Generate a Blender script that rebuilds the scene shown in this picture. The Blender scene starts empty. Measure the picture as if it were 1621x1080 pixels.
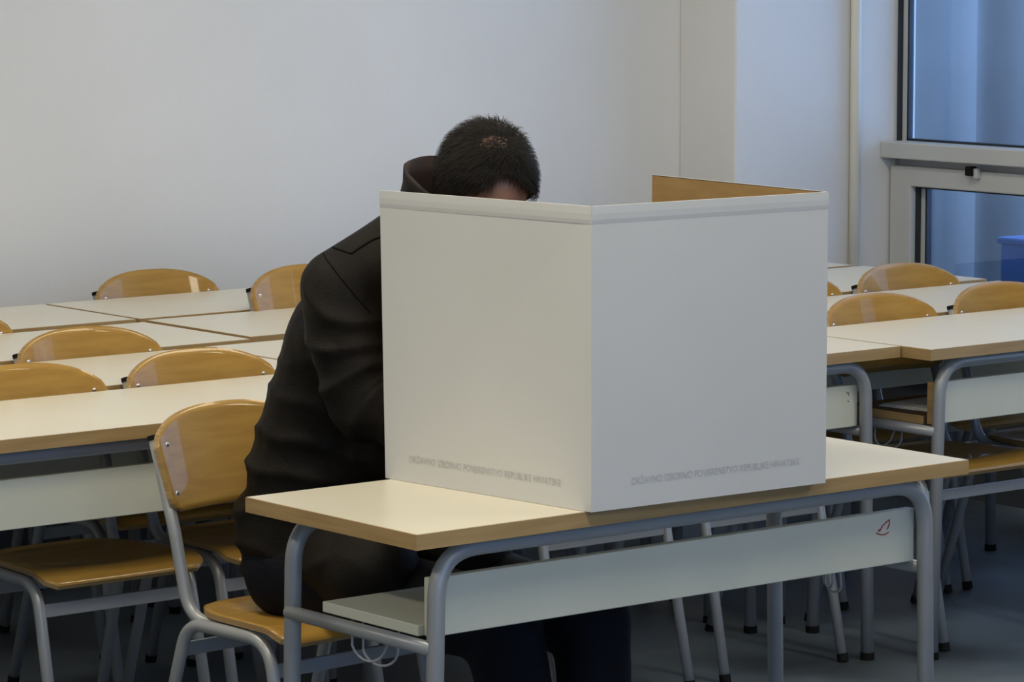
import bpy, bmesh, math, random
from mathutils import Vector, Matrix, noise
from mathutils.bvhtree import BVHTree

S = bpy.context.scene
C = S.collection
random.seed(7)
PI = math.pi

# ------------------------------------------------------------------ camera
F_PX, YAW, PITCH, ROLL = 5559.59, 0.673796, 0.117818, -0.001561
cam_d = bpy.data.cameras.new('camera')
cam = bpy.data.objects.new('camera', cam_d)
C.objects.link(cam)
cam_d.sensor_fit = 'HORIZONTAL'
cam_d.sensor_width = 36.0
cam_d.lens = F_PX / 1621.0 * 36.0
cam_d.clip_start, cam_d.clip_end = 0.1, 200
_f = Vector((math.sin(YAW) * math.cos(PITCH), math.cos(YAW) * math.cos(PITCH), -math.sin(PITCH)))
_r = Vector((math.cos(YAW), -math.sin(YAW), 0))
_u = _r.cross(_f)
_r2 = _r * math.cos(ROLL) + _u * math.sin(ROLL)
_u2 = -_r * math.sin(ROLL) + _u * math.cos(ROLL)
_m = Matrix((_r2, _u2, -_f)).transposed().to_4x4()
_m.translation = Vector((-3.44299, -4.56517, 1.75837))
cam.matrix_world = _m
S.camera = cam

# ------------------------------------------------------------------ world, lamps, exposure
w = bpy.data.worlds.new('world')
S.world = w
w.use_nodes = True
bg = w.node_tree.nodes['Background']
bg.inputs[0].default_value = (0.36, 0.57, 1.0, 1)
bg.inputs[1].default_value = 3.7

def area_light(name, loc, sx, sy, power, col):
    d = bpy.data.lights.new(name, 'AREA')
    d.shape = 'RECTANGLE'
    d.size, d.size_y, d.energy, d.color = sx, sy, power, col
    o = bpy.data.objects.new(name, d)
    o.location = loc
    C.objects.link(o)
    return o
# rows of ceiling tube lamps (out of frame, above and behind the camera)
for lx, pw in ((-3.2, 31), (-0.4, 36), (2.4, 28)):
    for ly, k in ((-3.8, 0.45), (-0.9, 1.10), (1.7, 0.72)):
        area_light('ceiling_tube_light', (lx, ly, 3.14), 0.35, 1.5, pw * k * 1.12, (1.0, 0.915, 0.72))

S.view_settings.view_transform = 'Standard'
S.view_settings.look = 'None'
S.view_settings.exposure = 0.0
S.view_settings.gamma = 1.0
S.view_settings.use_curve_mapping = False

# ------------------------------------------------------------------ materials
def lin(c):
    return tuple((x / 255 / 12.92) if x / 255 <= 0.04045 else ((x / 255 + 0.055) / 1.055) ** 2.4 for x in c)

def mat(name, col, rough=0.5, col2=None, scale=5.0, stretch=(1, 1, 1), bump=0.0, bscale=None,
        metallic=0.0, coat=0.0, coat_rough=0.1, spec=0.5, detail=4, lo=0.35, hi=0.65, rvar=0.0):
    m = bpy.data.materials.new(name)
    m.use_nodes = True
    nt = m.node_tree
    b = nt.nodes['Principled BSDF']
    b.inputs['Base Color'].default_value = (*col, 1)
    b.inputs['Roughness'].default_value = rough
    b.inputs['Metallic'].default_value = metallic
    b.inputs['Specular IOR Level'].default_value = spec
    b.inputs['Coat Weight'].default_value = coat
    b.inputs['Coat Roughness'].default_value = coat_rough
    tc = nt.nodes.new('ShaderNodeTexCoord')
    mp = nt.nodes.new('ShaderNodeMapping')
    mp.inputs['Scale'].default_value = stretch
    nt.links.new(tc.outputs['Object'], mp.inputs['Vector'])
    n = nt.nodes.new('ShaderNodeTexNoise')
    n.inputs['Scale'].default_value = scale
    n.inputs['Detail'].default_value = detail
    nt.links.new(mp.outputs['Vector'], n.inputs['Vector'])
    if col2 is not None:
        r = nt.nodes.new('ShaderNodeValToRGB')
        r.color_ramp.elements[0].position = lo
        r.color_ramp.elements[1].position = hi
        r.color_ramp.elements[0].color = (*col, 1)
        r.color_ramp.elements[1].color = (*col2, 1)
        nt.links.new(n.outputs['Fac'], r.inputs['Fac'])
        nt.links.new(r.outputs['Color'], b.inputs['Base Color'])
    if rvar:
        mr = nt.nodes.new('ShaderNodeMapRange')
        mr.inputs['To Min'].default_value = rough - rvar
        mr.inputs['To Max'].default_value = rough + rvar
        nt.links.new(n.outputs['Fac'], mr.inputs['Value'])
        nt.links.new(mr.outputs['Result'], b.inputs['Roughness'])
    if bump:
        n2 = nt.nodes.new('ShaderNodeTexNoise')
        n2.inputs['Scale'].default_value = bscale or scale * 6
        n2.inputs['Detail'].default_value = 3
        nt.links.new(mp.outputs['Vector'], n2.inputs['Vector'])
        bp = nt.nodes.new('ShaderNodeBump')
        bp.inputs['Strength'].default_value = bump
        bp.inputs['Distance'].default_value = 0.01
        nt.links.new(n2.outputs['Fac'], bp.inputs['Height'])
        nt.links.new(bp.outputs['Normal'], b.inputs['Normal'])
    return m

M = {}
M['wall'] = mat('wall_paint', (0.74, 0.73, 0.71), 0.7, (0.70, 0.69, 0.67), 1.4, bump=0.04, bscale=60)
M['ceiling'] = mat('ceiling_paint', (0.78, 0.77, 0.74), 0.8, (0.75, 0.74, 0.71), 2)
M['farwall'] = mat('cream_wall_paint', (0.46, 0.44, 0.39), 0.7, (0.43, 0.41, 0.36), 1.5)
M['floor'] = mat('blue_grey_linoleum', (0.038, 0.047, 0.055), 0.42, (0.135, 0.172, 0.200), 1.7, detail=5, lo=0.36, hi=0.68, rvar=0.08)
M['laminate'] = mat('cream_laminate', (0.71, 0.66, 0.535), 0.32, (0.68, 0.63, 0.505), 3, rvar=0.05)
M['tray'] = mat('pale_laminate_board', (0.65, 0.65, 0.54), 0.42, (0.61, 0.61, 0.50), 4)
M['edge'] = mat('beech_edge', (0.41, 0.27, 0.115), 0.45, (0.34, 0.215, 0.085), 6, (1, 1, 14))
M['wood'] = mat('beech_plywood', (0.40, 0.228, 0.047), 0.48, (0.335, 0.182, 0.034), 7, (1, 9, 9), coat=0.38, coat_rough=0.05, spec=0.2)
M['woodedge'] = mat('plywood_edge', (0.42, 0.28, 0.12), 0.5, (0.30, 0.18, 0.07), 4, (1, 1, 60))
M['steel'] = mat('grey_painted_steel', (0.33, 0.34, 0.35), 0.36, (0.31, 0.32, 0.33), 9, metallic=0.25)
M['rubber'] = mat('black_rubber', (0.008, 0.008, 0.009), 0.7, (0.011, 0.011, 0.011), 20, spec=0.1)
M['chrome'] = mat('rivet_metal', (0.7, 0.68, 0.64), 0.25, (0.62, 0.6, 0.57), 20, metallic=0.9)
M['wire'] = mat('white_wire', (0.42, 0.43, 0.44), 0.35, (0.38, 0.39, 0.40), 20, metallic=0.2)
M['screen'] = mat('white_card', (0.60, 0.595, 0.575), 0.6, (0.58, 0.575, 0.555), 3)
M['card'] = mat('brown_cardboard', (0.36, 0.225, 0.085), 0.8, (0.31, 0.19, 0.07), 12, (1, 1, 6))
M['ink'] = mat('grey_print', (0.44, 0.44, 0.43), 0.7, (0.48, 0.48, 0.47), 30)
M['redink'] = mat('red_marker', (0.42, 0.06, 0.05), 0.6, (0.36, 0.04, 0.04), 30)
M['darkink'] = mat('pencil_mark', (0.10, 0.10, 0.10), 0.7, (0.14, 0.14, 0.14), 30)
M['pvc'] = mat('white_window_pvc', (0.56, 0.56, 0.53), 0.4, (0.53, 0.53, 0.50), 3)
M['gasket'] = mat('black_gasket', (0.010, 0.014, 0.020), 0.5, (0.02, 0.024, 0.03), 10)
M['pipe'] = mat('cream_pipe_paint', (0.80, 0.76, 0.66), 0.5, (0.77, 0.73, 0.63), 4)
M['concrete'] = mat('pale_concrete', (0.34, 0.34, 0.34), 0.85, (0.30, 0.30, 0.30), 3, bump=0.1)
M['bluebox'] = mat('blue_plastic', (0.08, 0.16, 0.38), 0.6, (0.07, 0.14, 0.34), 5)
M['jacket'] = mat('dark_brown_jacket_cloth', (0.0094, 0.0070, 0.0052), 0.66, (0.0062, 0.0048, 0.0036), 14, bump=0.2, bscale=260, spec=0.17)
M['seam'] = mat('jacket_seam', (0.003, 0.0026, 0.0022), 0.8, (0.004, 0.0034, 0.003), 14, spec=0.1)
M['lining'] = mat('dark_red_collar_lining', (0.022, 0.008, 0.008), 0.8, (0.014, 0.006, 0.006), 40)
M['trousers'] = mat('navy_trouser_cloth', (0.0045, 0.0055, 0.011), 0.75, (0.0035, 0.004, 0.008), 12, bump=0.2, bscale=200, spec=0.15)
M['skin'] = mat('skin', (0.36, 0.205, 0.155), 0.5, (0.31, 0.17, 0.125), 14)
M['skin'].node_tree.nodes['Principled BSDF'].inputs['Subsurface Weight'].default_value = 0.12
M['skin'].node_tree.nodes['Principled BSDF'].inputs['Subsurface Radius'].default_value = (0.01, 0.004, 0.002)
M['hair'] = mat('dark_brown_hair', (0.0075, 0.0058, 0.0046), 0.66, (0.013, 0.0095, 0.0072), 40, spec=0.22)
M['eye'] = mat('eye_white', (0.7, 0.68, 0.64), 0.25, (0.66, 0.64, 0.6), 20)
M['shoe'] = mat('black_leather', (0.012, 0.011, 0.011), 0.4, (0.016, 0.015, 0.014), 20)

def glass_mat():
    m = bpy.data.materials.new('window_glass')
    m.use_nodes = True
    nt = m.node_tree
    nt.nodes.clear()
    out = nt.nodes.new('ShaderNodeOutputMaterial')
    mix = nt.nodes.new('ShaderNodeMixShader')
    tr = nt.nodes.new('ShaderNodeBsdfTransparent')
    gl = nt.nodes.new('ShaderNodeBsdfGlossy')
    fr = nt.nodes.new('ShaderNodeFresnel')
    tr.inputs[0].default_value = (0.86, 0.91, 0.95, 1)
    gl.inputs[0].default_value = (0.9, 0.95, 1, 1)
    gl.inputs['Roughness'].default_value = 0.02
    fr.inputs[0].default_value = 1.35
    nt.links.new(fr.outputs[0], mix.inputs[0])
    nt.links.new(tr.outputs[0], mix.inputs[1])
    nt.links.new(gl.outputs[0], mix.inputs[2])
    nt.links.new(mix.outputs[0], out.inputs[0])
    return m
M['shade_strip'] = mat('dark_shade_strip', (0.060, 0.066, 0.070), 0.5, (0.050, 0.055, 0.060), 3)  # for the added wall-foot strips that darken the space under the desks
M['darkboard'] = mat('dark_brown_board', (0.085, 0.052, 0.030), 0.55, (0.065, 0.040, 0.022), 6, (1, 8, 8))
M['paper'] = mat('white_paper', (0.70, 0.70, 0.69), 0.8, (0.67, 0.67, 0.66), 8)
M['glass'] = glass_mat()

# ------------------------------------------------------------------ helpers
def obj(name, me_or_bm, m, parent=None, smooth=False):
    if isinstance(me_or_bm, bmesh.types.BMesh):
        me = bpy.data.meshes.new(name)
        bmesh.ops.recalc_face_normals(me_or_bm, faces=me_or_bm.faces)
        me_or_bm.to_mesh(me)
        me_or_bm.free()
    else:
        me = me_or_bm
    if m:
        for mm in (m if isinstance(m, (list, tuple)) else [m]):
            me.materials.append(M[mm])
    if smooth:
        me.polygons.foreach_set('use_smooth', [True] * len(me.polygons))
    o = bpy.data.objects.new(name, me)
    C.objects.link(o)
    if parent:
        o.parent = parent
    return o

def tag(o, label, cat, group=None):
    o['label'] = label
    o['category'] = cat
    if group:
        o['group'] = group
    return o

def thing(name, label, cat, loc=(0, 0, 0), rz=0, group=None):
    o = bpy.data.objects.new(name, None)
    o.empty_display_size = 0.1
    o.location = loc
    o.rotation_euler = (0, 0, rz)
    C.objects.link(o)
    return tag(o, label, cat, group)

def struct(o, label, cat='room'):
    o['kind'] = 'structure'
    o['label'] = label
    o['category'] = cat
    return o

def add_box(bm, x0, x1, y0, y1, z0, z1, bev=0.0, seg=2):
    r = bmesh.ops.create_cube(bm, size=1.0)
    vs = r['verts']
    for v in vs:
        v.co = Vector(((x0 + x1) / 2 + v.co.x * (x1 - x0), (y0 + y1) / 2 + v.co.y * (y1 - y0), (z0 + z1) / 2 + v.co.z * (z1 - z0)))
    if bev:
        es = list({e for v in vs for e in v.link_edges})
        bmesh.ops.bevel(bm, geom=es, offset=bev, segments=seg, affect='EDGES', profile=0.5)

def box(x0, x1, y0, y1, z0, z1, bev=0.0, seg=2):
    bm = bmesh.new()
    add_box(bm, x0, x1, y0, y1, z0, z1, bev, seg)
    return bm

def fillet(pts, radii, n=6):
    """polyline with rounded corners"""
    P = [Vector(p) for p in pts]
    out = [P[0]]
    for i in range(1, len(P) - 1):
        r = radii if not isinstance(radii, (list, tuple)) else radii[i - 1]
        a, b, c = P[i - 1], P[i], P[i + 1]
        d1, d2 = (a - b), (c - b)
        l1, l2 = d1.length, d2.length
        d1.normalize(); d2.normalize()
        ang = d1.angle(d2)
        t = min(r / math.tan(ang / 2), l1 * 0.49, l2 * 0.49)
        s, e = b + d1 * t, b + d2 * t
        for k in range(n + 1):
            u = k / n
            out.append(s * (1 - u) ** 2 + b * 2 * u * (1 - u) + e * u ** 2)
    out.append(P[-1])
    return out

def add_tube(bm, pts, r, seg=12, cap=True):
    P = [Vector(p) for p in pts]
    rs = r if isinstance(r, (list, tuple)) else [r] * len(P)
    t0 = (P[1] - P[0]).normalized()
    ref = Vector((0, 0, 1)) if abs(t0.z) < 0.9 else Vector((1, 0, 0))
    nrm = (ref - t0 * ref.dot(t0)).normalized()
    rings = []
    for i, p in enumerate(P):
        if i == 0: t = P[1] - P[0]
        elif i == len(P) - 1: t = P[-1] - P[-2]
        else: t = (P[i + 1] - P[i]).normalized() + (P[i] - P[i - 1]).normalized()
        t.normalize()
        nrm = (nrm - t * nrm.dot(t)).normalized()
        bn = t.cross(nrm)
        rings.append([bm.verts.new(p + (nrm * math.cos(a) + bn * math.sin(a)) * rs[i]) for a in [2 * PI * k / seg for k in range(seg)]])
    for i in range(len(rings) - 1):
        for k in range(seg):
            bm.faces.new((rings[i][k], rings[i][(k + 1) % seg], rings[i + 1][(k + 1) % seg], rings[i + 1][k]))
    if cap:
        bm.faces.new(rings[0][::-1])
        bm.faces.new(rings[-1])

def tube(pts, r, seg=12):
    bm = bmesh.new()
    add_tube(bm, pts, r, seg)
    return bm

def copy_tree(o, parent=None):
    c = o.copy()
    C.objects.link(c)
    if parent:
        c.parent = parent
    for ch in [x for x in ALL_CHILDREN(o)]:
        copy_tree(ch, c)
    return c

def ALL_CHILDREN(o):
    return [x for x in bpy.data.objects if x.parent == o]

# ------------------------------------------------------------------ room shell
YB = 3.70      # back wall
XR = 4.334     # window wall
X0, Y0, ZC = -5.2, -6.4, 3.2
struct(obj('floor', box(X0 - .2, XR + .2, Y0 - .2, YB + .2, -0.1, 0.0), 'floor'), 'dark blue-grey mottled linoleum floor', 'floor')
struct(obj('ceiling', box(X0 - .2, XR + .2, Y0 - .2, YB + .2, ZC, ZC + 0.12), 'ceiling'), 'white painted classroom ceiling', 'ceiling')
struct(obj('wall_back', box(X0, XR, YB, YB + 0.2, 0, ZC), 'wall'), 'plain off-white wall behind the rows of desks', 'wall')
struct(obj('wall_left', box(X0 - 0.2, X0, Y0, YB, 0, ZC), 'farwall'), 'cream side wall opposite the windows', 'wall')
PX0, PY0 = 3.828, 3.44
struct(obj('wall_pier', box(PX0, XR, PY0, YB, 0, ZC, 0.006), 'wall'), 'square white pier in the corner beside the window', 'pier')

# window wall: solid base, lintel and piers between the four windows
wins = [(1.62, 3.43), (-0.45, 0.75), (-5.9, -4.0)]
WZ0, WZ1 = 0.42, 2.95
bm = bmesh.new()
add_box(bm, XR, XR + 0.26, Y0, YB + 0.2, 0, WZ0)
add_box(bm, XR, XR + 0.26, Y0, YB + 0.2, WZ1, ZC)
ys = [YB + 0.2] + [v for a, b in wins for v in (b, a)] + [Y0]
for i in range(0, len(ys), 2):
    add_box(bm, XR, XR + 0.26, ys[i + 1], ys[i], WZ0, WZ1)
struct(obj('wall_right', bm, 'wall'), 'white window wall on the right', 'wall')
fwins = [(-4.7, -2.9), (-2.4, -0.6), (-0.1, 1.7)]      # windows in the wall behind the viewer
bm = bmesh.new()
add_box(bm, X0, XR, Y0 - 0.26, Y0, 0, WZ0)
add_box(bm, X0, XR, Y0 - 0.26, Y0, WZ1, ZC)
xs_ = [X0] + [v for ab in fwins for v in ab] + [XR]
for i in range(0, len(xs_), 2):
    add_box(bm, xs_[i], xs_[i + 1], Y0 - 0.26, Y0, WZ0, WZ1)
struct(obj('wall_front', bm, 'farwall'), 'cream wall with windows behind the viewer', 'wall')
bm = bmesh.new()
add_tube(bm, [(XR - 0.015, PY0 - 0.021, 0), (XR - 0.015, PY0 - 0.021, ZC)], 0.017, 16)
pp = struct(obj('trim_1', bm, 'pipe', None, True), 'thin cream pipe running up the corner beside the window', 'pipe')
bm = bmesh.new()
for zz in (0.5, 1.7, 2.8):
    add_box(bm, XR - 0.036, XR - 0.001, PY0 - 0.026, PY0 - 0.001, zz, zz + 0.02, 0.002)
obj('pipe_clip', bm, 'pipe', pp)

def window(idx, ya, yb, front=False):
    t = bpy.data.objects.new('window_%d' % idx, None)
    C.objects.link(t)
    t.location = (yb, Y0, 0) if front else (XR, yb, 0)
    t.rotation_euler = (0, 0, -PI / 2 if front else 0)
    struct(t, 'white framed window with a proud transom and dark gaskets, %s' % ('beside the corner pier' if idx == 1 else 'behind the viewer' if front else 'farther along the window wall'), 'window')
    W = yb - ya
    # local y runs from 0 at the far reveal to -W; the window sits back in the wall
    fx0, fx1 = 0.165, 0.235
    bm = bmesh.new()
    add_box(bm, fx0, fx1, -0.008, 0.0, WZ0, WZ1)
    add_box(bm, fx0, fx1, -W, -W + 0.008, WZ0, WZ1)
    add_box(bm, fx0, fx1, -W + 0.008, -0.008, WZ1 - 0.1, WZ1, 0.003)
    add_box(bm, 0.15, fx1, -W + 0.008, -0.008, WZ0, WZ0 + 0.06, 0.003)
    obj('window_frame', bm, 'pvc', t)
    obj('transom', box(0.106, fx1, -W + 0.001, -0.001, 1.023, 1.075, 0.004), 'pvc', t)
    # upper light: gasket strips, bead and pane
    gz0, gz1 = 1.075, WZ1 - 0.1
    def span(a, b): return min(a, b), max(a, b)
    bm = bmesh.new()
    for y_, q in ((-0.008, -1), (-W + 0.008, 1)):
        add_box(bm, 0.172, 0.215, *span(y_, y_ + q * 0.009), gz0, gz1)
        add_box(bm, 0.195, 0.215, *span(y_ + q * 0.022, y_ + q * 0.029), gz0, gz1)
    add_box(bm, 0.195, 0.215, -W + 0.01, -0.01, gz0, gz0 + 0.007)
    obj('gasket', bm, 'gasket', t)
    bm = bmesh.new()
    for y_, q in ((-0.017, -1), (-W + 0.017, 1)):
        add_box(bm, 0.188, 0.215, *span(y_, y_ + q * 0.013), gz0, gz1)
    obj('glazing_bead', bm, 'pvc', t)
    obj('pane', box(0.200, 0.206, -W + 0.01, -0.01, gz0, gz1), 'glass', t)
    # lower opening sash
    bm = bmesh.new()
    s0, s1 = -0.010, -W + 0.010
    z0, z1 = WZ0 + 0.06, 0.998
    sw, rh = 0.092, 0.063
    add_box(bm, 0.142, 0.215, s0 - sw, s0, z0, z1, 0.004)
    add_box(bm, 0.142, 0.215, s1, s1 + sw, z0, z1, 0.004)
    add_box(bm, 0.142, 0.215, s1 + sw - 0.008, s0 - sw + 0.008, z1 - rh, z1, 0.004)
    add_box(bm, 0.142, 0.215, s1 + sw - 0.008, s0 - sw + 0.008, z0, z0 + rh, 0.004)
    sash = obj('sash', bm, 'pvc', t)
    bm = bmesh.new()
    for y_, q in ((s0 - sw, -1), (s1 + sw, 1)):
        add_box(bm, 0.165, 0.208, *span(y_, y_ + q * 0.011), z0 + rh, z1 - rh)
        add_box(bm, 0.186, 0.208, *span(y_ + q * 0.024, y_ + q * 0.031), z0 + rh, z1 - rh)
    add_box(bm, 0.165, 0.208, s1 + sw, s0 - sw, z1 - rh - 0.006, z1 - rh)
    obj('gasket', bm, 'gasket', sash)
    bm = bmesh.new()
    for y_, q in ((s0 - sw - 0.011, -1), (s1 + sw + 0.011, 1)):
        add_box(bm, 0.180, 0.208, *span(y_, y_ + q * 0.013), z0 + rh, z1 - rh)
    obj('glazing_bead', bm, 'pvc', sash)
    obj('pane', box(0.196, 0.202, s1 + sw, s0 - sw, z0 + rh, z1 - rh), 'glass', sash)
    obj('head_rail', box(0.185, 0.225, -W + 0.008, -0.008, 0.990, 1.030), 'pvc', t)
    # black latch on the top rail with a white keeper
    la = obj('latch', box(0.112, 0.142, -0.392, -0.366, 0.984, 1.014, 0.004), 'rubber', t)
    obj('latch_keeper', box(0.124, 0.142, -0.408, -0.391, 0.976, 1.008, 0.003), 'pvc', la)
    obj('window_sill', box(-0.06, 0.16, -W, 0.0, WZ0 - 0.03, WZ0 + 0.002, 0.004), 'pvc', t)
    return t
for i, (a, b) in enumerate(wins):
    window(i + 1, a, b)
for i, (a, b) in enumerate(fwins):
    window(len(wins) + 1 + i, a, b, True)

# dark strips added along the wall feet to deepen the shade under the desks
struct(obj('shade_strip_right', box(XR - 0.006, XR, Y0, PY0, 0, 0.36), 'shade_strip'), 'added dark strip below the windows, standing in for shade', 'shade_strip')
struct(obj('shade_strip_back', box(X0, PX0, YB - 0.006, YB, 0, 0.66), 'shade_strip'), 'added unseen dark strip at the foot of the back wall, deepening the shade', 'shade_strip')
struct(obj('shade_strip_pier', box(PX0 - 0.006, XR - 0.04, PY0 - 0.006, PY0, 0, 0.66), 'shade_strip'), 'added unseen dark strip at the foot of the pier, deepening the shade', 'shade_strip')

# outside: row of round concrete columns, ledge and a blue box
obj_l = obj('ledge', box(XR + 0.26, XR + 1.5, 0.5, 5.2, 0.15, 0.45), 'concrete')
struct(obj_l, 'concrete ledge outside the window', 'ledge')
for k, (cx_, cy_, r_, lab) in enumerate([(4.907, 3.647, 0.135, 'left of the two pale round columns outside the window'),
                                    (5.27, 3.63, 0.150, 'right of the two pale round columns outside the window')]):
    t = thing('round_column', lab, 'column', (cx_, cy_, 0.45), 0, 'round columns outside the window')
    obj('shaft', tube([(0, 0, 0.0), (0, 0, 4.2)], r_, 48), 'concrete', t, True)
    bm = bmesh.new()
    add_tube(bm, [(0, 0, 0.0), (0, 0, 0.03), (0, 0, 0.04)], [r_ + 0.008, r_ + 0.008, r_], 48)
    obj('base_ring', bm, 'concrete', t)
t = thing('storage_box', 'blue plastic box standing on the ledge outside the window', 'box', (4.62, 2.965, 0.45), 0)
bm = bmesh.new()
add_box(bm, -0.012, 0.19, -0.16, 0.10, 0.0, 0.32, 0.012, 3)
obj('body', bm, 'bluebox', t)
obj('lid', box(-0.018, 0.196, -0.168, 0.108, 0.313, 0.335, 0.006), 'bluebox', t)

# ------------------------------------------------------------------ school desk
TW, TD, TH = 1.30, 0.50, 0.76
def make_desk():
    t = thing('school_desk', '', 'desk')
    top = obj('tabletop', box(0.002, TW - 0.002, 0.002, TD - 0.002, TH - 0.026, TH), 'laminate', t)
    bm = bmesh.new()
    z0, z1 = TH - 0.027, TH - 0.0008
    add_box(bm, 0, TW, 0, 0.0025, z0, z1)
    add_box(bm, 0, TW, TD - 0.0025, TD, z0, z1)
    add_box(bm, 0, 0.0025, 0.0025, TD - 0.0025, z0, z1)
    add_box(bm, TW - 0.0025, TW, 0.0025, TD - 0.0025, z0, z1)
    obj('edge_band', bm, 'edge', top)
    r = 0.0155
    zt = TH - 0.027 - r
    for y in (0.042, TD - 0.042):
        pts = fillet([(0.058, y, 0.012), (0.074, y, zt), (TW - 0.074, y, zt), (TW - 0.058, y, 0.012)], 0.085, 9)
        fr = obj('leg_frame', tube(pts, r, 16), 'steel', t, True)
        for x in (0.058, TW - 0.058):
            obj('foot_cap', tube([(x, y, 0.0), (x, y, 0.018)], r + 0.0015, 16), 'rubber', fr)
    for x in (0.0615, TW - 0.0615):
        obj('side_rail', tube([(x, 0.042, 0.553), (x, TD - 0.042, 0.553)], 0.0125, 14), 'steel', t, True)
    # book tray: front board and shelf
    obj('tray_front', box(0.078, TW - 0.078, 0.064, 0.084, 0.567, 0.668, 0.0015, 1), 'tray', t)
    obj('tray_shelf', box(0.066, TW - 0.066, 0.086, 0.362, 0.567, 0.586, 0.0015, 1), 'tray', t)
    # wire bag hook under the left and right rail
    for x, s in ((0.085, 1), (TW - 0.085, -1)):
        p = [(x, 0.300, 0.560)]
        for k in range(9):
            a = PI * k / 8
            p.append((x + 0.004 * k * s, 0.272 + 0.028 * math.cos(a), 0.515 - 0.026 * math.sin(a)))
        p.append((x + 0.035 * s, 0.232, 0.545))
        q = [(x + 0.012 * s, 0.285, 0.56)]
        for k in range(9):
            a = PI * k / 8
            q.append((x + 0.012 * s + 0.003 * k * s, 0.250 + 0.034 * math.cos(a), 0.508 - 0.024 * math.sin(a)))
        q.append((x + 0.04 * s, 0.218, 0.55))
        bm = bmesh.new()
        add_tube(bm, fillet(p, 0.01, 2), 0.0023, 8)
        add_tube(bm, fillet(q, 0.01, 2), 0.0023, 8)
        obj('bag_hook', bm, 'wire', t, True)
    return t

desks = [  # x, y, size factors, label
    (0.0, 0.0, (1, 1), 'nearest cream-topped school desk carrying the white voting screen'),
    (-0.13, 1.372, (1, 1), 'cream-topped desk at the left edge, just behind the chair the man sits on'),
    (1.172, 1.358, (1, 1), 'desk directly behind the voting screen, its right end meeting a nearer desk'),
    (2.478, 1.262, (1, 1), 'desk at the right edge, front row, with two chairs behind it'),
    (-0.13, 1.937, (1, 0.93), 'desk on the left, second row back, between two pairs of chair backs'),
    (1.178, 1.937, (1, 0.93), 'desk hidden mostly behind the man, middle of the second row back'),
    (2.488, 1.815, (1, 0.95), 'desk on the right, second row back, behind the two nearer chair backs'),
    (0.055, 2.462, (1, 0.96), 'desk on the left, third row back, with one chair back behind it'),
    (1.382, 2.503, (0.845, 0.94), 'desk beside the man\'s shoulder, third row back, its corner standing proud'),
    (2.500, 2.345, (1, 1), 'desk on the right, third row back, below the window'),
    (0.075, 3.010, (1, 0.92), 'farthest desk on the left, in the row along the wall, left of the seam'),
    (1.388, 3.010, (0.845, 0.92), 'farthest desk on the left, in the row along the wall, right of the seam'),
    (2.490, 2.880, (1, 1), 'farthest desk on the right, a pale strip in front of the corner pier'),
]
D0 = make_desk()
desk_objs = []
for i, (x, y, (sx, sy), lab) in enumerate(desks):
    d = D0 if i == 0 else copy_tree(D0)
    d.location = (x, y, 0)
    d.scale = (sx, sy, 1)
    d['label'] = lab
    d['group'] = 'school desks in rows'
    desk_objs.append(d)
# the right-hand front desk has a dark brown tray with beech edges
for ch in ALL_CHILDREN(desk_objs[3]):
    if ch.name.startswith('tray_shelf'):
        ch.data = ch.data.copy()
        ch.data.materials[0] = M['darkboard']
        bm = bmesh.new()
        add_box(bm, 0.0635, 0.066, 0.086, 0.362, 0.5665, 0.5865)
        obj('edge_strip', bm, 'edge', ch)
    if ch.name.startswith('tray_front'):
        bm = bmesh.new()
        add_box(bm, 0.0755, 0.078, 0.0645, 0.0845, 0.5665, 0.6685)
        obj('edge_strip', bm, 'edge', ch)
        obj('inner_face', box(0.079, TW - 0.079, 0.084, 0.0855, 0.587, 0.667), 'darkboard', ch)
pt = thing('paper_stack', 'few white sheets lying in the brown tray of the right desk', 'paper', (2.478 + 0.22, 1.262 + 0.22, 0.5865), 0.12)
for k in range(3):
    obj('sheet', box(-0.105 + 0.004 * k, 0.105 + 0.004 * k, -0.075 - 0.003 * k, 0.075 - 0.003 * k, 0.002 * k, 0.002 * k + 0.0016), 'paper', pt)
# hand drawn marks on two tray fronts
def strokes(name, lines, r, m, parent):
    bm = bmesh.new()
    for ln in lines:
        add_tube(bm, ln, r, 6)
    return obj(name, bm, m, parent)
mx = TW - 0.178
sc = lambda pts: [(mx + a, 0.0634, 0.637 + b) for a, b in pts]
mk = strokes('red_scribble', [sc([(0.0, -0.006), (0.010, -0.010), (0.022, -0.011), (0.032, -0.008)]),
                         sc([(0.008, -0.004), (0.016, 0.006), (0.026, 0.012), (0.034, 0.016)]),
                         sc([(0.028, -0.002), (0.033, 0.006), (0.034, 0.016)]),
                         sc([(0.004, -0.002), (0.012, 0.000)])], 0.0012, 'redink', desk_objs[0])
mk['label'] = 'small red marker scribble'
mx = TW - 0.115
mk = strokes('pencil_mark', [sc([(0.0, 0.012), (0.004, 0.015), (0.008, 0.012), (0.006, 0.006)]), sc([(0.004, -0.006), (0.008, -0.008)])], 0.0012, 'darkink', desk_objs[2])
mk['label'] = 'small dark pencil mark'

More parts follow.
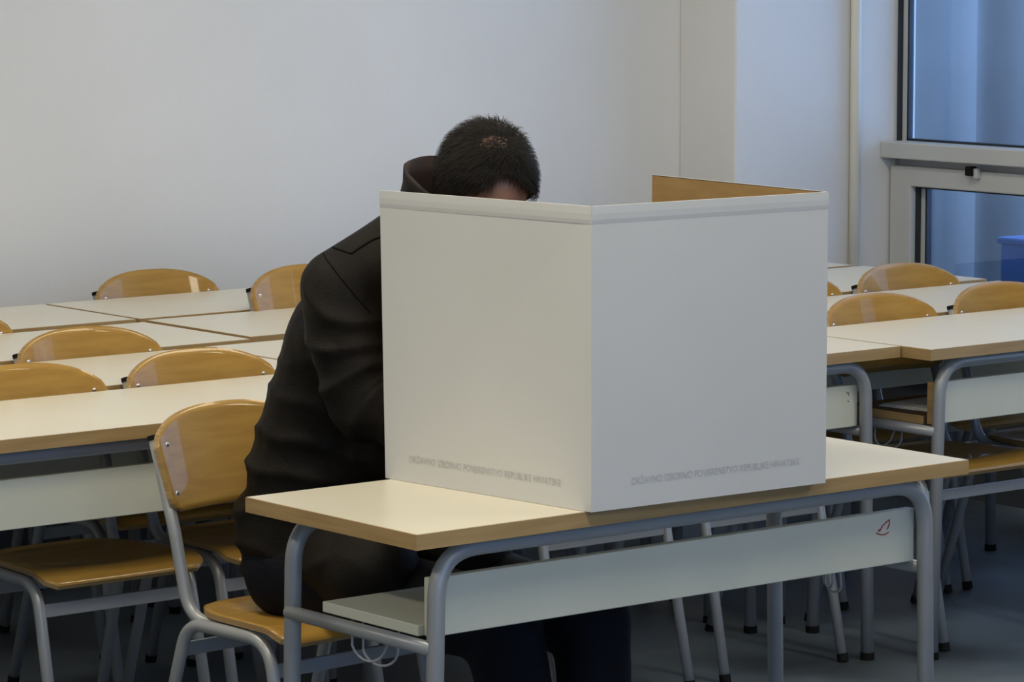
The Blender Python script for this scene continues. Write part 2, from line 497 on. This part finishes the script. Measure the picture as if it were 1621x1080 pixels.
# ------------------------------------------------------------------ school chair (faces -y, origin on the floor)
def sheet(fn, nu, nv, thick, inside, name, parent, m_face, m_edge):
    """curved plywood sheet: fn(u,v)->(point,normal), u,v in [0,1]"""
    bm = bmesh.new()
    A, B = [], []
    for j in range(nv + 1):
        ra, rb = [], []
        for i in range(nu + 1):
            p, n = fn(i / nu, j / nv)
            ra.append(bm.verts.new(p + n * thick / 2))
            rb.append(bm.verts.new(p - n * thick / 2))
        A.append(ra); B.append(rb)
    for j in range(nv):
        for i in range(nu):
            f = bm.faces.new((A[j][i], A[j][i + 1], A[j + 1][i + 1], A[j + 1][i]))
            f.smooth = True
            f = bm.faces.new((B[j][i], B[j + 1][i], B[j + 1][i + 1], B[j][i + 1]))
            f.smooth = True
    ring = [(j, 0) for j in range(nv)] + [(nv, i) for i in range(nu)] + [(j, nu) for j in range(nv, 0, -1)] + [(0, i) for i in range(nu, 0, -1)]
    for k in range(len(ring)):
        (a, b), (c, d) = ring[k], ring[(k + 1) % len(ring)]
        f = bm.faces.new((A[a][b], A[c][d], B[c][d], B[a][b]))
        f.material_index = 1
    bmesh.ops.recalc_face_normals(bm, faces=bm.faces)
    me = bpy.data.meshes.new(name)
    bm.to_mesh(me); bm.free()
    return obj(name, me, (m_face, m_edge), parent)

def make_chair():
    t = thing('school_chair', '', 'chair')
    # backrest: arched top, rounded lower corners, concave towards the sitter
    zb, zt, hw = 0.632, 0.824, 0.201
    def half_w(z):
        # half width of the outline at height z
        s = (z - zb) / (zt - zb)
        w_ = hw - 0.016 * max(0.0, 1 - s / 0.75)
        if s < 0.16:
            k = 1 - s / 0.16
            w_ -= 0.032 * (1 - math.sqrt(max(0, 1 - k * k)))
        return w_
    def top_z(x):
        a = min(1, abs(x) / hw)
        return zt - 0.068 * (1 - (1 - a ** 2.6) ** 0.62)
    def back_fn(u, v):
        # u across, v up
        xn = (u - 0.5) * 2
        z = zb + (zt - zb) * v
        x = xn * hw
        zz = zb + (top_z(x) - zb) * v
        k = half_w(zz) / hw
        x = xn * hw * k
        yy = 0.152 + (zz - zb) * 0.33 - 0.040 * (x / hw) ** 2
        n = Vector((-2 * -0.040 * x / hw ** 2, 1, -0.33)).normalized()
        return Vector((x, yy, zz)), n
    bk = sheet(back_fn, 28, 14, 0.011, None, 'backrest', t, 'wood', 'woodedge')
    for s in (-1, 1):
        for z in (0.668, 0.760):
            x = s * 0.166
            y = 0.152 + (z - zb) * 0.33 - 0.040 * (x / hw) ** 2
            bm = bmesh.new()
            bmesh.ops.create_uvsphere(bm, u_segments=10, v_segments=6, radius=0.0055)
            for v in bm.verts:
                v.co = Vector((v.co.x + x, v.co.y * 0.6 + y - 0.006, v.co.z + z))
            obj('rivet', bm, 'chrome', bk, True)
    # seat: trapezoid with waterfall front and slight hollow
    def seat_fn(u, v):
        # v 0 front .. 1 rear
        xn = (u - 0.5) * 2
        y = -0.232 + 0.350 * v
        w_ = 0.200 - 0.034 * v
        if v < 0.12: w_ -= 0.030 * (1 - math.sqrt(max(0, 1 - (1 - v / 0.12) ** 2)))
        if v > 0.62: w_ -= 0.085 * (1 - math.sqrt(max(0, 1 - ((v - 0.62) / 0.38) ** 2)))
        x = xn * w_
        z = 0.448 - 0.010 * math.cos(xn * PI / 2) * math.sin(min(1, v * 1.15) * PI) - 0.006 * v
        dz = 0
        if v < 0.2:
            q = 1 - v / 0.2
            z -= 0.026 * q * q
            dz = 0.026 * 2 * q / 0.2 / 0.350
        return Vector((x, y, z)), Vector((0, -dz, 1)).normalized()
    sheet(seat_fn, 20, 22, 0.011, None, 'seat', t, 'wood', 'woodedge')
    r = 0.0125
    for s in (-1, 1):
        x = s * 0.178
        # upright: along the back of the backrest, bending forward under the seat
        zu = 0.772
        y_top = 0.152 + (zu - zb) * 0.33 - 0.040 * (0.181 / hw) ** 2 + 0.0195
        pts = fillet([(s * 0.178, y_top, zu), (s * 0.175, 0.127, 0.590), (s * 0.166, 0.096, 0.424), (s * 0.150, -0.02, 0.424)], [0.25, 0.085], 8)
        up = obj('back_upright', tube(pts, r, 14), 'steel', t, True)
        d = Vector((s * 0.003, y_top - 0.127, 0.182)).normalized()
        e = Vector((s * 0.178, y_top, zu))
        obj('end_cap', tube([e - d * 0.004, e + d * 0.005], r + 0.0012, 14), 'rubber', up)
        pts = fillet([(s * 0.190, 0.215, 0.006), (s * 0.184, 0.080, 0.424), (s * 0.184, -0.170, 0.424), (s * 0.190, -0.262, 0.006)], 0.070, 8)
        fr = obj('leg_frame', tube(pts, r, 14), 'steel', t, True)
        for yy in (0.215, -0.262):
            dv = Vector((s * -0.006, (0.080 - 0.215) if yy > 0 else 0.092, 0.418)).normalized()
            e = Vector((s * 0.190, yy, 0.006))
            obj('foot_cap', tube([e - dv * 0.005, e + dv * 0.014], r + 0.0012, 14), 'rubber', fr)
    # flat cross braces between the leg frames
    for y, z in ((0.100, 0.368), (-0.183, 0.368)):
        obj('cross_brace', box(-0.184, 0.184, y - 0.004, y + 0.004, z - 0.014, z + 0.014, 0.002), 'steel', t)
    return t

chairs = [  # x, y of backrest top, rot deg, z scale, label
    (0.398, 1.180, 4, 1, 'wooden school chair the man in the dark jacket sits on'),
    (0.390, 1.948, 0, 1, 'chair cut by the left edge, its seat showing below the nearest left desk'),
    (0.834, 1.948, 0, 1, 'chair whose arched back rises behind the nearest left desk, close to the man'),
    (0.866, 2.465, 0, 1, 'chair back behind the second desk on the left, above the cut-off chair'),
    (0.776, 3.000, 0, 1, 'sliver of a chair back at the left edge, third row back'),
    (1.745, 3.535, 0, 1, 'farthest chair on the left, its back against the wall'),
    (1.906, 3.035, 0, 1.05, 'taller chair half hidden behind the man\'s upper arm, near the wall'),
    (2.820, 1.830, 0, 1, 'chair back just right of the voting screen, behind the nearest right desk'),
    (3.278, 1.830, 0, 1, 'chair back cut by the right edge, behind the nearest right desk'),
    (3.448, 2.360, 0, 1, 'chair back in front of the lower window, farthest right'),
    (2.991, 2.360, 0, 1, 'sliver of a chair back emerging from behind the voting screen'),
    (2.160, 1.895, 0, 1, 'chair under the desk behind the voting screen, right one, only legs showing'),
    (1.670, 1.895, 0, 1, 'chair under the desk behind the voting screen, left one, only legs showing'),
]
K0 = make_chair()
BACK = 0.152 + (0.824 - 0.632) * 0.33
for i, (x, y, rz, sz, lab) in enumerate(chairs):
    c = K0 if i == 0 else copy_tree(K0)
    a = math.radians(rz)
    c.location = (x + BACK * math.sin(a), y - BACK * math.cos(a), 0)
    c.rotation_euler = (0, 0, a)
    c.scale = (1, 1, sz)
    c['label'] = lab
    c['group'] = 'plywood school chairs'

# ------------------------------------------------------------------ voting screen
SZ0, SZ1 = 0.7605, 1.284
pF, pL, pR = Vector((0.364, -0.014, 0)), Vector((0.316, 0.512, 0)), Vector((0.898, -0.033, 0))
th = math.radians(5)
pE = pR + Vector((0.53 * math.sin(th), 0.53 * math.cos(th), 0))
scr = thing('voting_screen', 'white folded cardboard voting screen standing on the nearest desk', 'screen', (0.62, 0.2, SZ0))
off = Vector((0.62, 0.2, SZ0))
def panel(a, b, outn, lean_a=0.0, lean_b=0.0):
    """upright sheet from a to b, outward normal outn"""
    d = (b - a)
    L = d.length
    d.normalize()
    n = Vector((d.y, -d.x, 0))
    if n.dot(outn) < 0: n = -n
    T = 0.004
    bm = bmesh.new()
    H = SZ1 - SZ0
    vs = []
    for q, ln in ((a, lean_a), (b, lean_b)):
        for z in (0, H):
            for s in (0, -T):
                vs.append(bm.verts.new(q + n * s + d * 0 - n * ln * z / H + Vector((0, 0, SZ0 + z)) - off))
    # order: a0o a0i a1o a1i b0o b0i b1o b1i
    a0o, a0i, a1o, a1i, b0o, b0i, b1o, b1i = vs
    bm.faces.new((a0o, b0o, b1o, a1o)).material_index = 0
    bm.faces.new((a0i, b0i, b1i, a1i)).material_index = 1
    for f in ((a1o, b1o, b1i, a1i), (a0o, b0o, b0i, a0i)):
        bm.faces.new(f).material_index = 1
    bm.faces.new((a0o, a1o, a1i, a0i)).material_index = 0
    bm.faces.new((b0o, b1o, b1i, b0i)).material_index = 0
    p_ = obj('panel', bm, ('screen', 'card'), scr)
    # folded rim along the top, slightly proud
    bm = bmesh.new()
    rim = []
    e = 0.0012
    def at(q, ln, z, s): return q + n * s - n * ln * z / H + Vector((0, 0, SZ0 + z)) - off
    prof = [(H + 0.0015, -T - 0.0005), (H + 0.0015, e), (H - 0.012, e + 0.0004), (H - 0.022, e), (H - 0.029, 0.0002), (H - 0.029, -0.0002)]
    for q, ln, sh in ((a, lean_a, d * 0.0), (b, lean_b, d * 0.0)):
        rim.append([bm.verts.new(at(q, ln, z, s) + sh) for z, s in prof])
    for k in range(len(prof) - 1):
        bm.faces.new((rim[0][k], rim[1][k], rim[1][k + 1], rim[0][k + 1]))
    bm.faces.new(rim[0]); bm.faces.new(rim[1])
    obj('folded_rim', bm, 'screen', p_)
    return p_, d, n, L
pl, dl, nl, Ll = panel(pL, pF, Vector((-1, 0, 0)), -0.010, 0.0)
pf, df, nf, Lf = panel(pF, pR, Vector((0, -1, 0)))
panel(pR, pE, Vector((1, 0, 0)))

TXT = 'DRŽAVNO IZBORNO POVJERENSTVO REPUBLIKE HRVATSKE'
def text_on(parent, start, d, n, width, z):
    cu = bpy.data.curves.new('txt', 'FONT')
    cu.body = TXT
    cu.size = 0.02
    cu.extrude = 0.0
    to = bpy.data.objects.new('txt', cu)
    C.objects.link(to)
    bpy.context.view_layer.update()
    me = bpy.data.meshes.new_from_object(to.evaluated_get(bpy.context.evaluated_depsgraph_get()))
    bpy.data.objects.remove(to)
    xs = [v.co.x for v in me.vertices]
    zs = [v.co.y for v in me.vertices]
    k = width / (max(xs) - min(xs))
    hk = 0.0125 / 0.0146
    for v in me.vertices:
        x, y = (v.co.x - min(xs)) * k, v.co.y * hk
        v.co = start + d * x + Vector((0, 0, z + y)) + n * 0.0006 - off
    me.name = 'printed_lettering'
    o = obj('printed_lettering', me, 'ink', parent)
    o['label'] = 'faint grey line of capital lettering'
# left panel: pixels 652..890 of 609..935 ; front panel 998..1262 of 936..1307
text_on(pl, pL + dl * (Ll * 0.125), dl, nl, Ll * 0.735, SZ0 + 0.037)
text_on(pf, pF + df * (Lf * 0.165), df, nf, Lf * 0.715, SZ0 + 0.040)

# ------------------------------------------------------------------ the man
def capsule(bm, a, b, ra, rb, seg=18, flat=None):
    a, b = Vector(a), Vector(b)
    ax = b - a
    L = ax.length
    t = ax.normalized() if L > 1e-6 else Vector((0, 0, 1))
    pts, rs = [], []
    for k in range(5):
        an = PI / 2 * (k / 5)
        pts.append(a - t * ra * math.cos(an)); rs.append(max(1e-4, ra * math.sin(an)) if k else ra * 0.05)
    pts.append(a); rs.append(ra)
    pts.append(b); rs.append(rb)
    for k in range(1, 6):
        an = PI / 2 * (k / 5)
        pts.append(b + t * rb * math.sin(an)); rs.append(rb * math.cos(an) if k < 5 else rb * 0.05)
    add_tube(bm, pts, rs, seg)

def ellipsoid(bm, c, r, rot=None, seg=24):
    q = bmesh.ops.create_uvsphere(bm, u_segments=seg, v_segments=seg // 2, radius=1.0)
    for v in q['verts']:
        p = Vector((v.co.x * r[0], v.co.y * r[1], v.co.z * r[2]))
        if rot is not None: p = rot @ p
        v.co = p + Vector(c)

def remeshed(bm, voxel, smooth=6, fac=0.5):
    me = bpy.data.meshes.new('tmp')
    bmesh.ops.recalc_face_normals(bm, faces=bm.faces)
    bm.to_mesh(me); bm.free()
    o = bpy.data.objects.new('tmp', me)
    C.objects.link(o)
    md = o.modifiers.new('r', 'REMESH')
    md.mode = 'VOXEL'
    md.voxel_size = voxel
    if smooth:
        sm = o.modifiers.new('s', 'SMOOTH')
        sm.iterations = smooth
        sm.factor = fac
    bpy.context.view_layer.update()
    dg = bpy.context.evaluated_depsgraph_get()
    out = bpy.data.meshes.new_from_object(o.evaluated_get(dg))
    bpy.data.objects.remove(o)
    out.materials.clear()
    return out

# joints (world)
hip = Vector((0.485, 0.905, 0.555))
chest = Vector((0.510, 0.740, 0.95))
neck = Vector((0.530, 0.640, 1.165))
shR, shL = Vector((0.362, 0.705, 1.082)), Vector((0.700, 0.680, 1.085))
elR, elL = Vector((0.372, 0.650, 0.880)), Vector((0.800, 0.560, 0.860))
wrR, wrL = Vector((0.480, 0.300, 0.806)), Vector((0.680, 0.300, 0.806))
hC = Vector((0.552, 0.517, 1.268))     # head centre
hipR, hipL = Vector((0.395, 0.900, 0.530)), Vector((0.575, 0.900, 0.530))
knR, knL = Vector((0.505, 0.405, 0.478)), Vector((0.695, 0.385, 0.468))
anR, anL = Vector((0.545, 0.370, 0.085)), Vector((0.700, 0.360, 0.085))

# head frame: face looks towards -y, bowed down
pitch = math.radians(35)
turn = math.radians(-18)
Rz = Matrix.Rotation(turn, 3, 'Z')
fwd = Rz @ Vector((0, -math.cos(pitch), -math.sin(pitch)))
upv = Rz @ Vector((0, -math.sin(pitch), math.cos(pitch)))
rgt = fwd.cross(upv)
HM = Matrix((rgt, fwd, upv)).transposed()    # head local (right, forward, up) -> world
def hp(x, y, z): return hC + HM @ Vector((x, y, z))

person = None
bm = bmesh.new()
# skull, face, jaw
ellipsoid(bm, hp(0, -0.012, 0.030), (0.079, 0.100, 0.088), HM)
ellipsoid(bm, hp(0, 0.030, -0.030), (0.066, 0.068, 0.085), HM)
ellipsoid(bm, hp(0, 0.052, -0.090), (0.043, 0.040, 0.032), HM)
ellipsoid(bm, hp(0, 0.082, 0.022), (0.050, 0.018, 0.014), HM)        # brow
capsule(bm, hp(0, 0.094, 0.005), hp(0, 0.116, -0.030), 0.008, 0.013)  # nose
ellipsoid(bm, hp(0.013, 0.102, -0.034), (0.009, 0.010, 0.008), HM)
ellipsoid(bm, hp(-0.013, 0.102, -0.034), (0.009, 0.010, 0.008), HM)
ellipsoid(bm, hp(0, 0.090, -0.060), (0.024, 0.012, 0.006), HM)       # lips
ellipsoid(bm, hp(0, 0.088, -0.070), (0.021, 0.012, 0.006), HM)
for s in (-1, 1):
    ellipsoid(bm, hp(s * 0.079, -0.010, -0.015), (0.008, 0.018, 0.031), HM)
    ellipsoid(bm, hp(s * 0.031, 0.0785, 0.0105), (0.0155, 0.0125, 0.0075), HM)   # upper lid
    ellipsoid(bm, hp(s * 0.031, 0.0765, -0.0085), (0.0150, 0.0110, 0.0050), HM)   # lower lid
    ellipsoid(bm, hp(s * 0.040, 0.070, -0.020), (0.022, 0.020, 0.018), HM)   # cheek
capsule(bm, hp(0, -0.022, -0.055), neck + Vector((0, 0.02, -0.04)), 0.056, 0.062)
capsule(bm, neck + Vector((0, 0.03, -0.05)), chest, 0.07, 0.08)
# simplified trunk, arms and hips under the clothes
capsule(bm, chest + Vector((0, 0.03, 0)), hip + Vector((0, 0.03, 0)), 0.08, 0.085)
def hand(bm, wr, direction, palm_n, thumb_side, curl):
    """hand with palm, four unequal bent fingers and a thumb from the side of the palm"""
    f = Vector(direction).normalized()
    n = Vector(palm_n).normalized()          # out of the back of the hand
    n = (n - f * n.dot(f)).normalized()
    s = f.cross(n).normalized() * thumb_side  # towards the thumb
    for k in range(4):
        o = 0.027 - 0.018 * k
        capsule(bm, wr + s * o * 0.55, wr + f * 0.088 + s * o, 0.0135, 0.0105, 10)
    for k, L in enumerate((0.072, 0.080, 0.074, 0.058)):
        o = 0.030 - 0.020 * k
        p = wr + f * 0.090 + s * o
        d = f
        for j, q in enumerate((0.45, 0.31, 0.24)):
            d = (d * math.cos(curl) - n * math.sin(curl)).normalized()
            e = p + d * L * q
            capsule(bm, p, e, 0.0090 - 0.0009 * j, 0.0083 - 0.0009 * j, 10)
            p = e
    p = wr + f * 0.022 + s * 0.024
    d = (f * 0.75 + s * 0.62 - n * 0.2).normalized()
    for j, q in enumerate((0.040, 0.032, 0.024)):
        e = p + d * q
        capsule(bm, p, e, 0.0115 - 0.0012 * j, 0.0105 - 0.0012 * j, 10)
        p = e
        d = (d + f * 0.35 - n * 0.12).normalized()
for sh, el, wr in ((shR, elR, wrR), (shL, elL, wrL)):
    capsule(bm, chest + Vector((0, 0, 0.06)), sh, 0.07, 0.048)
    capsule(bm, sh, el, 0.046, 0.038)
    capsule(bm, el, wr, 0.037, 0.025)
hand(bm, wrR, (0.25, -0.95, -0.06), (-0.25, 0, 1), 1, 0.42)
hand(bm, wrL, (-0.35, -0.92, -0.06), (0.1, 0, 1), -1, 0.22)
for h_, k_, a_ in ((hipR, knR, anR), (hipL, knL, anL)):
    capsule(bm, hip, h_, 0.09, 0.075)
    capsule(bm, h_, k_, 0.072, 0.050)
    capsule(bm, k_, a_, 0.048, 0.034)
body_me = remeshed(bm, 0.0042, 3)
# sit the body's origin on the floor below the hips
base = Vector((0.485, 0.80, 0.0))
def rebase(me):
    for v in me.vertices:
        v.co -= base
rebase(body_me)
person = obj('person', body_me, 'skin', None, True)
person.location = base
tag(person, 'man in a dark brown jacket bent over the desk behind the voting screen', 'person')
# eyes
for s in (-1, 1):
    bm = bmesh.new()
    ellipsoid(bm, hp(s * 0.031, 0.0785, 0.001) - base, (0.0108, 0.0108, 0.0108), HM, 16)
    ey = obj('eye', bm, 'eye', person, True)
    bm = bmesh.new()
    ellipsoid(bm, hp(s * 0.031, 0.0872, -0.0005) - base, (0.0050, 0.0030, 0.0050), HM, 12)
    obj('iris', bm, 'hair', ey, True)

# jacket
bm = bmesh.new()
capsule(bm, chest + Vector((-0.060, 0.03, 0.02)), chest + Vector((0.075, 0.02, 0.02)), 0.130, 0.135)
capsule(bm, shR + Vector((0.045, 0.015, -0.03)), shL + Vector((-0.045, 0.02, -0.03)), 0.095, 0.095)
capsule(bm, Vector((0.500, 0.685, 1.140)), shR + Vector((0.0, 0.0, 0.0)), 0.098, 0.082)
capsule(bm, Vector((0.560, 0.680, 1.140)), shL + Vector((0.0, 0.0, 0.0)), 0.098, 0.082)
capsule(bm, neck + Vector((0, 0.05, -0.06)), chest, 0.115, 0.14)
mid = hip.lerp(chest, 0.45)
capsule(bm, mid + Vector((-0.050, 0.04, 0)), mid + Vector((0.085, 0.03, 0)), 0.135, 0.140)
capsule(bm, hip + Vector((-0.050, 0.03, 0.05)), hip + Vector((0.090, 0.03, 0.05)), 0.140, 0.140)
capsule(bm, hip + Vector((-0.060, 0.03, -0.01)), hip + Vector((0.095, 0.03, -0.01)), 0.118, 0.118)
capsule(bm, hipR + Vector((0.03, -0.03, 0.03)), hipR + Vector((0.0, -0.25, 0.03)), 0.100, 0.085)
capsule(bm, hipL + Vector((0.0, -0.03, 0.03)), hipL + Vector((0.035, -0.25, 0.025)), 0.105, 0.090)
capsule(bm, Vector((0.425, 0.905, 0.70)), Vector((0.445, 0.800, 0.98)), 0.128, 0.118)
capsule(bm, Vector((0.50, 0.70, 0.80)), Vector((0.52, 0.66, 0.98)), 0.105, 0.11)
# sleeves
for sh, el, wr in ((shR, elR, wrR), (shL, elL, wrL)):
    capsule(bm, sh, sh.lerp(el, 0.55), 0.083, 0.084)
    capsule(bm, sh.lerp(el, 0.45), el, 0.083, 0.074)
    capsule(bm, el, el.lerp(wr, 0.5), 0.070, 0.055)
    capsule(bm, el.lerp(wr, 0.45), el.lerp(wr, 0.93), 0.054, 0.044)
jk = remeshed(bm, 0.0085, 8)
# cloth folds: directional ridges that tighten near elbow and armpit, plus loose noise
jb = bmesh.new(); jb.from_mesh(jk)
jb.normal_update()
disp = []
for v in jb.verts:
    p, n = v.co, v.normal
    d = noise.noise(p * 9.0) * 0.005
    warp = noise.noise(p * 7.0 + Vector((3, 1, 7)))
    ridge = lambda ph: (1 - abs(math.sin(ph))) ** 1.5 - 0.35
    # folds fanning out from the crook of the elbow / armpit over the sleeve
    for (px_, py_, pz_) in ((0.33, 0.53, 0.985), (0.80, 0.50, 0.985)):
        rr = math.hypot(p.y - py_, p.z - pz_)
        if abs(p.x - px_) < 0.2 and rr > 0.02:
            wgt = math.exp(-((rr - 0.12) / 0.10) ** 2)
            d += wgt * 0.016 * ridge(math.atan2(p.z - pz_, p.y - py_) * 6.5 + warp * 1.6)
    # horizontal creases over the lower back and flank
    wgt = max(0.0, min(1.0, (1.0 - p.z) / 0.2)) * (1 if p.y > 0.70 else 0.3)
    d += wgt * 0.010 * ridge(p.z * 44 + p.x * 9 + warp * 2.2)
    disp.append(n * d)
for v, d in zip(jb.verts, disp):
    v.co += d
bmesh.ops.smooth_vert(jb, verts=jb.verts, factor=0.3, use_axis_x=True, use_axis_y=True, use_axis_z=True)
bvh = BVHTree.FromBMesh(jb)
for v in jb.verts:
    v.co -= base
jme = bpy.data.meshes.new('jacket'); jb.to_mesh(jme); jb.free()
jacket = obj('jacket', jme, 'jacket', person, True)
# raised collar: ring round the back of the neck
bm = bmesh.new()
NC = 28
rows = []
cax = (hC - neck).normalized()
cc = neck + Vector((0.024, -0.004, 0.050))
for j, (h_, rr) in enumerate(((-0.03, 0.112), (0.02, 0.098), (0.062, 0.093), (0.088, 0.096), (0.090, 0.088), (0.06, 0.084), (0.0, 0.084))):
    row = []
    for i in range(NC + 1):
        a = math.radians(-60 + 300 * i / NC)     # open at the front
        dirv = Vector((math.cos(a) * 1.02, math.sin(a) * 0.95, 0))
        dg_ = abs(math.degrees(a) - 90)
        lift = 0.88 + 0.42 * math.cos(math.radians(dg_)) if dg_ < 90 else 0.88 - 0.6 * (dg_ - 90) / 60
        wob = 0.004 * noise.noise(Vector((a * 2, j, 0)))
        row.append(bm.verts.new(cc + dirv * (rr + wob) + Vector((0, -0.25, 1)).normalized() * (h_ * lift if h_ > 0 else h_) - base))
    rows.append(row)
for j in range(len(rows) - 1):
    for i in range(NC):
        f = bm.faces.new((rows[j][i], rows[j][i + 1], rows[j + 1][i + 1], rows[j + 1][i]))
        f.material_index = 1 if j >= 3 else 0
obj('collar', bm, ('jacket', 'lining'), jacket, True)
# stitched seams: yoke and shoulder seam on the visible side, laid on the cloth
def cloth_point(px, py):
    d = (_f + _r2 * ((px - 810.5) / F_PX) - _u2 * ((py - 540) / F_PX)).normalized()
    return bvh.ray_cast(_m.translation, d)
def seam(pts, r=0.0020):
    out = []
    for (ax, ay), (bx_, by_) in zip(pts[:-1], pts[1:]):
        for k in range(8):
            hit = cloth_point(ax + (bx_ - ax) * k / 8, ay + (by_ - ay) * k / 8)
            if hit[0] is not None:
                out.append(hit[0] + hit[1] * 0.0004 - base)
    if len(out) > 4:
        obj('seam', tube(out, r, 6), 'seam', jacket, True)
seam([(505, 386), (530, 393), (556, 402), (572, 391), (590, 380), (612, 372), (640, 366)])
seam([(503, 384), (530, 370), (560, 356), (590, 344), (612, 338), (640, 330)])
seam([(505, 386), (516, 410), (534, 434), (560, 466), (590, 500)], 0.0014)

# trousers
bm = bmesh.new()
capsule(bm, hipR + Vector((0, 0.02, -0.01)), hipL + Vector((0, 0.02, -0.01)), 0.098, 0.098)
for h_, k_, a_ in ((hipR, knR, anR), (hipL, knL, anL)):
    capsule(bm, h_, k_, 0.094, 0.074)
    capsule(bm, k_, k_.lerp(a_, 0.5), 0.074, 0.068)
    capsule(bm, k_.lerp(a_, 0.45), k_.lerp(a_, 0.92), 0.067, 0.060)
tr = remeshed(bm, 0.010, 5)
tb = bmesh.new(); tb.from_mesh(tr); tb.normal_update()
dd = [v.normal * (noise.noise(v.co * 10) * 0.006 + noise.noise(v.co * 26) * 0.002) for v in tb.verts]
for v, d in zip(tb.verts, dd):
    v.co += d - base
tme = bpy.data.meshes.new('trousers'); tb.to_mesh(tme); tb.free()
obj('trousers', tme, 'trousers', person, True)
# shoes
for a_ in (anR, anL):
    bm = bmesh.new()
    capsule(bm, (a_.x, a_.y + 0.03, 0.045), (a_.x, a_.y - 0.15, 0.036), 0.042, 0.034)
    capsule(bm, (a_.x, a_.y, 0.10), (a_.x, a_.y, 0.05), 0.045, 0.044)
    sm = remeshed(bm, 0.008, 4)
    for v in sm.vertices:
        v.co.z = max(v.co.z, 0.002)
        v.co -= base
    obj('shoe', sm, 'shoe', person, True)

# hair: a cap following the skull plus loose strands, thin on the crown
def skull_pt(th_, ph_, o=0.0):
    # th_ azimuth from face forward (+ = right), ph_ elevation
    x, y, z = math.sin(th_) * math.cos(ph_), math.cos(th_) * math.cos(ph_), math.sin(ph_)
    return Vector((x * (0.079 + o), -0.012 + y * (0.100 + o), 0.030 + z * (0.088 + o)))
def hair_low(th_):
    # lowest elevation of the hair at this azimuth
    a = abs(math.degrees(th_))
    if a < 40: return math.radians(36 + 13 * math.cos(a / 40 * PI))
    if a < 75: return math.radians(23 - (a - 40) / 35 * 53)
    if a < 110: return math.radians(-30)
    return math.radians(-30 - (a - 110) / 70 * 26)
def bald(th_, ph_):
    p = skull_pt(th_, ph_)
    d = Vector((p.x - 0.004, p.y + 0.006, p.z - 0.118))
    nn = 1 + 0.45 * noise.noise(p * 60)
    return min(1.0, max(0.0, nn) * math.exp(-((d.x / 0.042) ** 2 + (d.y / 0.030) ** 2)))
bm = bmesh.new()
NT, NP = 128, 56
rows = []
for j in range(NP + 1):
    row = []
    for i in range(NT):
        th_ = -PI + 2 * PI * i / NT
        lo_ = hair_low(th_)
        ph_ = lo_ + (PI / 2 - lo_) * (j / NP)
        th_full = 0.0135 * min(1, j / 3.0)
        o = -0.004 + th_full * (1 - 1.05 * bald(th_, ph_))
        p = skull_pt(th_, ph_)
        o += 0.0035 * noise.noise(p * 55) * (1 - bald(th_, ph_)) + 0.002 * noise.noise(p * 130)
        row.append(bm.verts.new(hC + HM @ skull_pt(th_, ph_, o) - base))
    rows.append(row)
for j in range(NP):
    for i in range(NT):
        a, b, c, d = rows[j][i], rows[j][(i + 1) % NT], rows[j + 1][(i + 1) % NT], rows[j + 1][i]
        if j == NP - 1:
            try: bm.faces.new((a, b, c, d))
            except ValueError: pass
        else:
            bm.faces.new((a, b, c, d))
# strands
for k in range(7000):
    th_ = random.uniform(-PI, PI)
    lo_ = hair_low(th_)
    ph_ = math.asin(random.uniform(math.sin(lo_), 1.0))
    bb = bald(th_, ph_)
    if random.random() < bb * 0.42: continue
    p0 = skull_pt(th_, ph_, 0.004)
    nrm = (skull_pt(th_, ph_, 0.05) - skull_pt(th_, ph_)).normalized()
    # combed from the crown outwards and sideways
    flow = Vector((p0.x * 1.4 + 0.015, (p0.y - 0.0) * 0.8 - 0.01, -0.05)) + Vector((random.gauss(0, .02), random.gauss(0, .02), random.gauss(0, .015)))
    flow = (flow - nrm * flow.dot(nrm)).normalized()
    L = random.uniform(0.018, 0.034)
    side = nrm.cross(flow).normalized() * 0.0006
    prev = None
    lift = random.uniform(0.002, 0.010 if ph_ < 1.0 else 0.017)
    for s in range(5):
        u = s / 4
        q = p0 + flow * L * u + nrm * (0.0075 + lift * math.sin(u * 2.2) - 0.20 * L * u * u)
        ww = side * (1 - 0.8 * u)
        a, b = bm.verts.new(hC + HM @ (q - ww) - base), bm.verts.new(hC + HM @ (q + ww) - base)
        if prev: bm.faces.new((prev[0], prev[1], b, a))
        prev = (a, b)
me = bpy.data.meshes.new('hair'); bm.to_mesh(me); bm.free()
obj('hair', me, 'hair', person, True)
